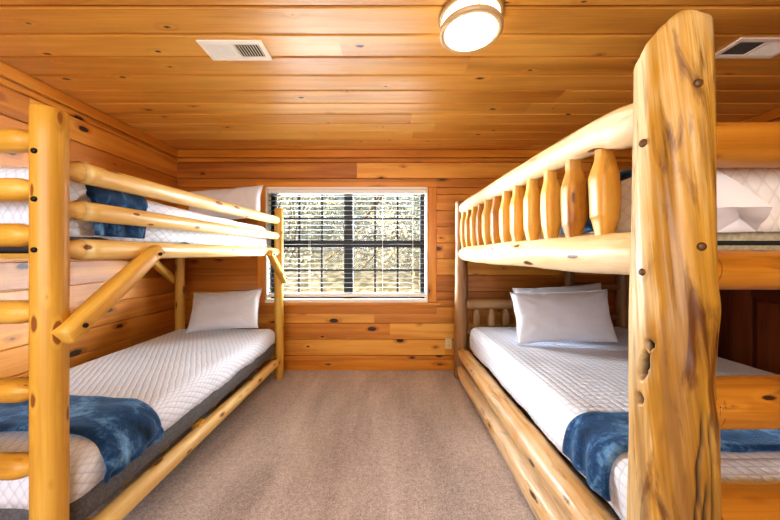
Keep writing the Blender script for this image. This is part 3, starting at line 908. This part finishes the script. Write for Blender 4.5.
# sheet corner sticking out from the foot of the upper right bunk
def Pt(px, py, D): return Vector(((px-387)/F*D, D, CAMZ+(255-py)/F*D))
t_ = NT('sheet_white'); t_.bsdf(srgb('#e2dad2'), .85, t_.noise(t_.attr('lp').outputs['Vector'], 22, 3), .3, .006, sheen=.2); M['sheet'] = t_.m
mb = MB()
A = Pt(700, 160, .866); B = Pt(790, 186, .868); C_ = Pt(773, 207, .780); D_ = Pt(740, 218, .853); E_ = Pt(705, 208, .812); G_ = Pt(757, 232, .868); Hh = Pt(716, 232, .864)
def patch(a, b, c, d, n=10, sag=.004):
    vs, fs = [], []
    for i in range(n+1):
        for j in range(n+1):
            u, v = i/n, j/n
            p = (a*(1-u)+b*u)*(1-v)+(d*(1-u)+c*u)*v
            p = p + Vector((0, -1, 0))*sag*math.sin(PI*u)*math.sin(PI*v) + Vector((0, .003, .003))*nz3(p, 22, 2)
            vs.append(p)
    for i in range(n):
        for j in range(n): k = i*(n+1)+j; fs.append((k, k+1, k+n+2, k+n+1))
    mb.add(vs, fs)
patch(A, (A+C_)/2+Vector((0, -.002, .004)), C_, E_)
patch(E_, (E_+C_)/2+Vector((0, .004, 0)), D_, Hh); patch((E_+C_)/2+Vector((0, .004, 0)), C_, G_, D_); patch(D_, G_, (G_+Hh)/2, Hh)
fc = mb.build('folded_corner', M['sheet'], uq)

def throw(prof, ya, yb, label, seed, th=.018, amp=.010, ynoise=.025, res=.014, droop=None):
    """plush blanket laid across a bed: prof is the x-z line it follows, ya/yb its two edges along the bed"""
    P = [Vector((x, 0, z)) for x, z in prof]
    Ls = [0]
    for a, b in zip(P[:-1], P[1:]): Ls.append(Ls[-1]+(b-a).length)
    tot = Ls[-1]; nu = int(tot/res); nv = max(10, int((yb-ya)/res))
    def at(s):
        for i in range(len(P)-1):
            if s <= Ls[i+1]+1e-9:
                t = (s-Ls[i])/(Ls[i+1]-Ls[i]); return P[i].lerp(P[i+1], t), (P[i+1]-P[i]).normalized()
        return P[-1], (P[-1]-P[-2]).normalized()
    def sm(s):
        acc = Vector(); accd = Vector()
        for k in range(-4, 5):
            p, d = at(min(tot, max(0, s+k*.012))); acc += p; accd += d
        return acc/9, accd.normalized()
    vs, lp, fs = [], [], []
    for i in range(nu+1):
        s = tot*i/nu; p, d = sm(s); n = Vector((-d.z, 0, d.x))
        if n.z < -.2: n = -n
        e0 = ynoise*(nz3((s*3.0, 0, 0), 1, seed)+.4*nz3((s*9.0, 0, 0), 1, seed)); e1 = ynoise*(nz3((s*3.0, 7, 0), 1, seed)+.4*nz3((s*9.0, 4, 0), 1, seed))
        y0, y1 = ya+e0+(droop(s)[0] if droop else 0), yb+e1+(droop(s)[1] if droop else 0)
        for j in range(nv+1):
            v = j/nv; y = y0+(y1-y0)*v
            side = max(0, 1-abs(n.z)*1.3)
            # folds hanging on the side, soft creases on top
            w = amp*(nz3((s*1.2, y*3.2, 0), 3, seed)*.8+.5*nz3((s*3, y*7, 1), 2, seed)) + side*.008*math.sin(y*62+2*nz3((s, y, 0), 6, seed))
            edge = min(v, 1-v); w -= .012*max(0, 1-edge/.05)**2
            q = p + n*(w+.006); vs.append((q.x, y, q.z)); lp.append((s, y*1.0, seed))
    for i in range(nu):
        for j in range(nv): k = i*(nv+1)+j; fs.append((k, k+nv+1, k+nv+2, k+1))
    mb = MB(); mb.add(vs, fs, lp)
    o = mb.build('throw_blanket', M['plush'], None, (prof[len(prof)//2][0], (ya+yb)/2, prof[len(prof)//2][1]))
    so = o.modifiers.new('thick', 'SOLIDIFY'); so.thickness = th; so.offset = 1; so.use_even_offset = False
    sb = o.modifiers.new('soft', 'SUBSURF'); sb.levels = 1; sb.render_levels = 1
    return tag(o, label, 'blanket')
throw([(-1.062, .378), (-1.066, .42), (-1.074, .46), (-1.112, .515), (-1.17, .547), (-1.4, .55), (-1.8, .55), (-2.05, .548)], 1.17, 1.44,
      'blue plush throw folded across the foot of the lower left bunk', 2.2, droop=lambda s: (-.075*max(0, 1-s/.3)+.02, -.03*max(0, 1-s/.25)))
throw([(-1.170, 1.315), (-1.168, 1.40), (-1.170, 1.47), (-1.186, 1.525), (-1.235, 1.546), (-1.5, 1.548), (-2.02, 1.546)], 1.17, 1.45,
      'blue plush throw hanging between the rails of the upper left bunk', 4.9)
throw([(.772, .365), (.774, .42), (.780, .48), (.802, .54), (.86, .573), (1.1, .574), (1.7, .574), (2.32, .574)], 1.055, 1.31,
      'blue plush throw across the foot of the lower right bunk', 7.7, droop=lambda s: (.0, -.0))
throw([(.835, 1.33), (.835, 1.42), (.838, 1.48), (.858, 1.53), (.91, 1.553), (1.4, 1.554), (2.32, 1.553)], 1.12, 1.42,
      'dark blue throw on the upper right bunk behind the spindles', 6.1)

def pillow(cx, cy, cz, w, h, th, tilt, yaw, roll, label, seed, rest):
    """stuffed pillow standing on its long edge and leaning back"""
    N = 36; vs, lp, fs = [], [], []
    def outline(u, v):
        # concave sides, pointed corners
        kx = 1-.055*(1-abs(v)**2.2) if True else 1
        kz = 1-.09*(1-abs(u)**2.2)
        return u*w/2*kx, v*h/2*kz
    idx = {}
    for side in (1, -1):
        for i in range(N+1):
            for j in range(N+1):
                u, v = -1+2*i/N, -1+2*j/N
                rim = i in (0, N) or j in (0, N)
                if rim and side == -1: continue
                x, z = outline(u, v)
                e = max(0, (1-abs(u)**3.2)*(1-abs(v)**3.2))
                d = th/2*e**.52
                wr = .009*nz3((x*1.3, z*1.3, side), 8, seed)+.009*abs(nz3((x+z*.4, z, 3), 14, seed))*min(1, 3*(1-e)+.25)
                if rim: d = 0
                else: d += wr*min(1, e*6)
                zz = z - .010*(1-v)*0
                cr = max(0, abs(u)+abs(v)-1.0); d *= 1+.10*math.sin(9*math.atan2(1.02-abs(v), 1.02-abs(u))*1.6)*min(1, cr*1.6)
                vs.append(Vector((x+.004*nz3((u, v, 1), 3, seed), -side*d, zz+.006*nz3((u*1.5, 1, v), 2, seed)))); lp.append((x, z, seed)); idx[side, i, j] = len(vs)-1
                if rim: idx[-1, i, j] = len(vs)-1
    for side in (1, -1):
        for i in range(N):
            for j in range(N):
                q = [idx[side, i, j], idx[side, i+1, j], idx[side, i+1, j+1], idx[side, i, j+1]]
                fs.append(tuple(q if side == 1 else q[::-1]))
    R = Matrix.Rotation(yaw, 3, 'Z') @ Matrix.Rotation(tilt, 3, 'X') @ Matrix.Rotation(roll, 3, 'Y')
    c = Vector((cx, cy, cz))
    vs = [R @ p + c for p in vs]
    dz = rest-min(p.z for p in vs); vs = [p+Vector((0, 0, dz)) for p in vs]; c.z += dz
    mb = MB(); mb.add(vs, fs, lp)
    zmin = min(p.z for p in vs)
    o = mb.build('pillow', M['linen'], None, (cx, cy, zmin))
    # hemmed seam round the edge
    pts = [idx[1, i, 0] for i in range(N)] + [idx[1, N, j] for j in range(N)] + [idx[1, i, N] for i in range(N, 0, -1)] + [idx[1, 0, j] for j in range(N, 0, -1)]
    sv, sf = [], []
    m = len(pts)
    for k in range(m):
        p = vs[pts[k]]; d = (vs[pts[(k+1) % m]]-vs[pts[k-1]]).normalized(); o_ = (p-c).normalized(); b = d.cross(o_).normalized()
        for q in range(6):
            a = 2*PI*q/6; sv.append(p + o_*.0035*math.cos(a) + b*.0035*math.sin(a))
    for k in range(m):
        for q in range(6): sf.append((k*6+q, k*6+(q+1) % 6, ((k+1) % m)*6+(q+1) % 6, ((k+1) % m)*6+q))
    mb = MB(); mb.add(sv, sf, [(p.x, p.z, 0) for p in sv]); mb.build('seam', M['linen'], o)
    return tag(o, label, 'pillow')
rad = math.radians
pillow(-1.545, 2.865, .705, .66, .385, .15, rad(-24), 0, rad(-4), 'white pillow leaning at the head of the lower left bunk', 1.1, .528)
pillow(-1.545, 2.86, 1.70, .70, .355, .15, rad(-22), 0, rad(-6), 'white pillow at the head of the upper left bunk, above the rails', 2.4, 1.537)
pillow(1.36, 2.33, .755, .73, .405, .17, rad(-15), rad(-7), rad(-3), 'white pillow in front on the lower right bunk', 3.3, .556)
pillow(1.51, 2.60, .768, .76, .415, .16, rad(-16), rad(-4), rad(-4), 'white pillow behind the front one on the lower right bunk', 4.8, .556)

# ------------------------------------------------------------------ light
def area(name, loc, aim, sx, sy, power, col, spread=180):
    l = bpy.data.lights.new(name, 'AREA'); l.shape = 'RECTANGLE'; l.size = sx; l.size_y = sy; l.energy = power; l.color = col; l.spread = math.radians(spread)
    o = bpy.data.objects.new(name, l); COL.objects.link(o); o.location = loc
    o.rotation_euler = (Vector(aim)-Vector(loc)).to_track_quat('-Z', 'Y').to_euler(); return o
area('daylight_boost_left', (-2.7, 4.9, 1.75), (.7, 1.6, 1.35), 1.3, 1.9, 340, (.88, .94, 1), 95)  # added lamp outside, out of view, strengthens window light on the right bunk
area('daylight_boost_right', (1.9, 4.9, 1.75), (-1.2, 1.7, 1.35), 1.3, 1.9, 230, (.88, .94, 1), 95)  # added lamp beside the window view, brightens left bunk and wall glare
area('daylight_boost_above', (-.42, 4.7, 3.5), (-.3, 1.6, .3), 2.4, 1.2, 200, (.92, .96, 1), 120)  # added lamp above the sightline, boosts the light coming through the window
area('ceiling_glare_lamp', (-.42, 4.55, .15), (-.3, 2.2, 2.2), 2.2, .8, 170, (.86, .93, 1), 120)  # added unseen lamp facing up, makes the window glare on the ceiling
area('room_fill', (-.5, -1.45, 1.6), (.1, 3, 1.75), 2.6, 1.5, 56, (.88, .94, 1))
sun = bpy.data.lights.new('sun', 'SUN'); sun.energy = 2.0; sun.angle = .05; sun.color = (.97, 1, .96)
so = bpy.data.objects.new('sun', sun); COL.objects.link(so); so.rotation_euler = Vector((.35, 1, -1.3)).to_track_quat('-Z', 'Y').to_euler()
w = bpy.data.worlds.new('World'); SC.world = w; w.use_nodes = True
nt = w.node_tree; nt.nodes.clear()
sky = nt.nodes.new('ShaderNodeTexSky'); sky.sky_type = 'NISHITA'; sky.sun_disc = False; sky.sun_elevation = rad(48); sky.sun_rotation = rad(200)
bg = nt.nodes.new('ShaderNodeBackground'); bg.inputs[1].default_value = .16; ow = nt.nodes.new('ShaderNodeOutputWorld')
nt.links.new(sky.outputs[0], bg.inputs[0]); nt.links.new(bg.outputs[0], ow.inputs[0])
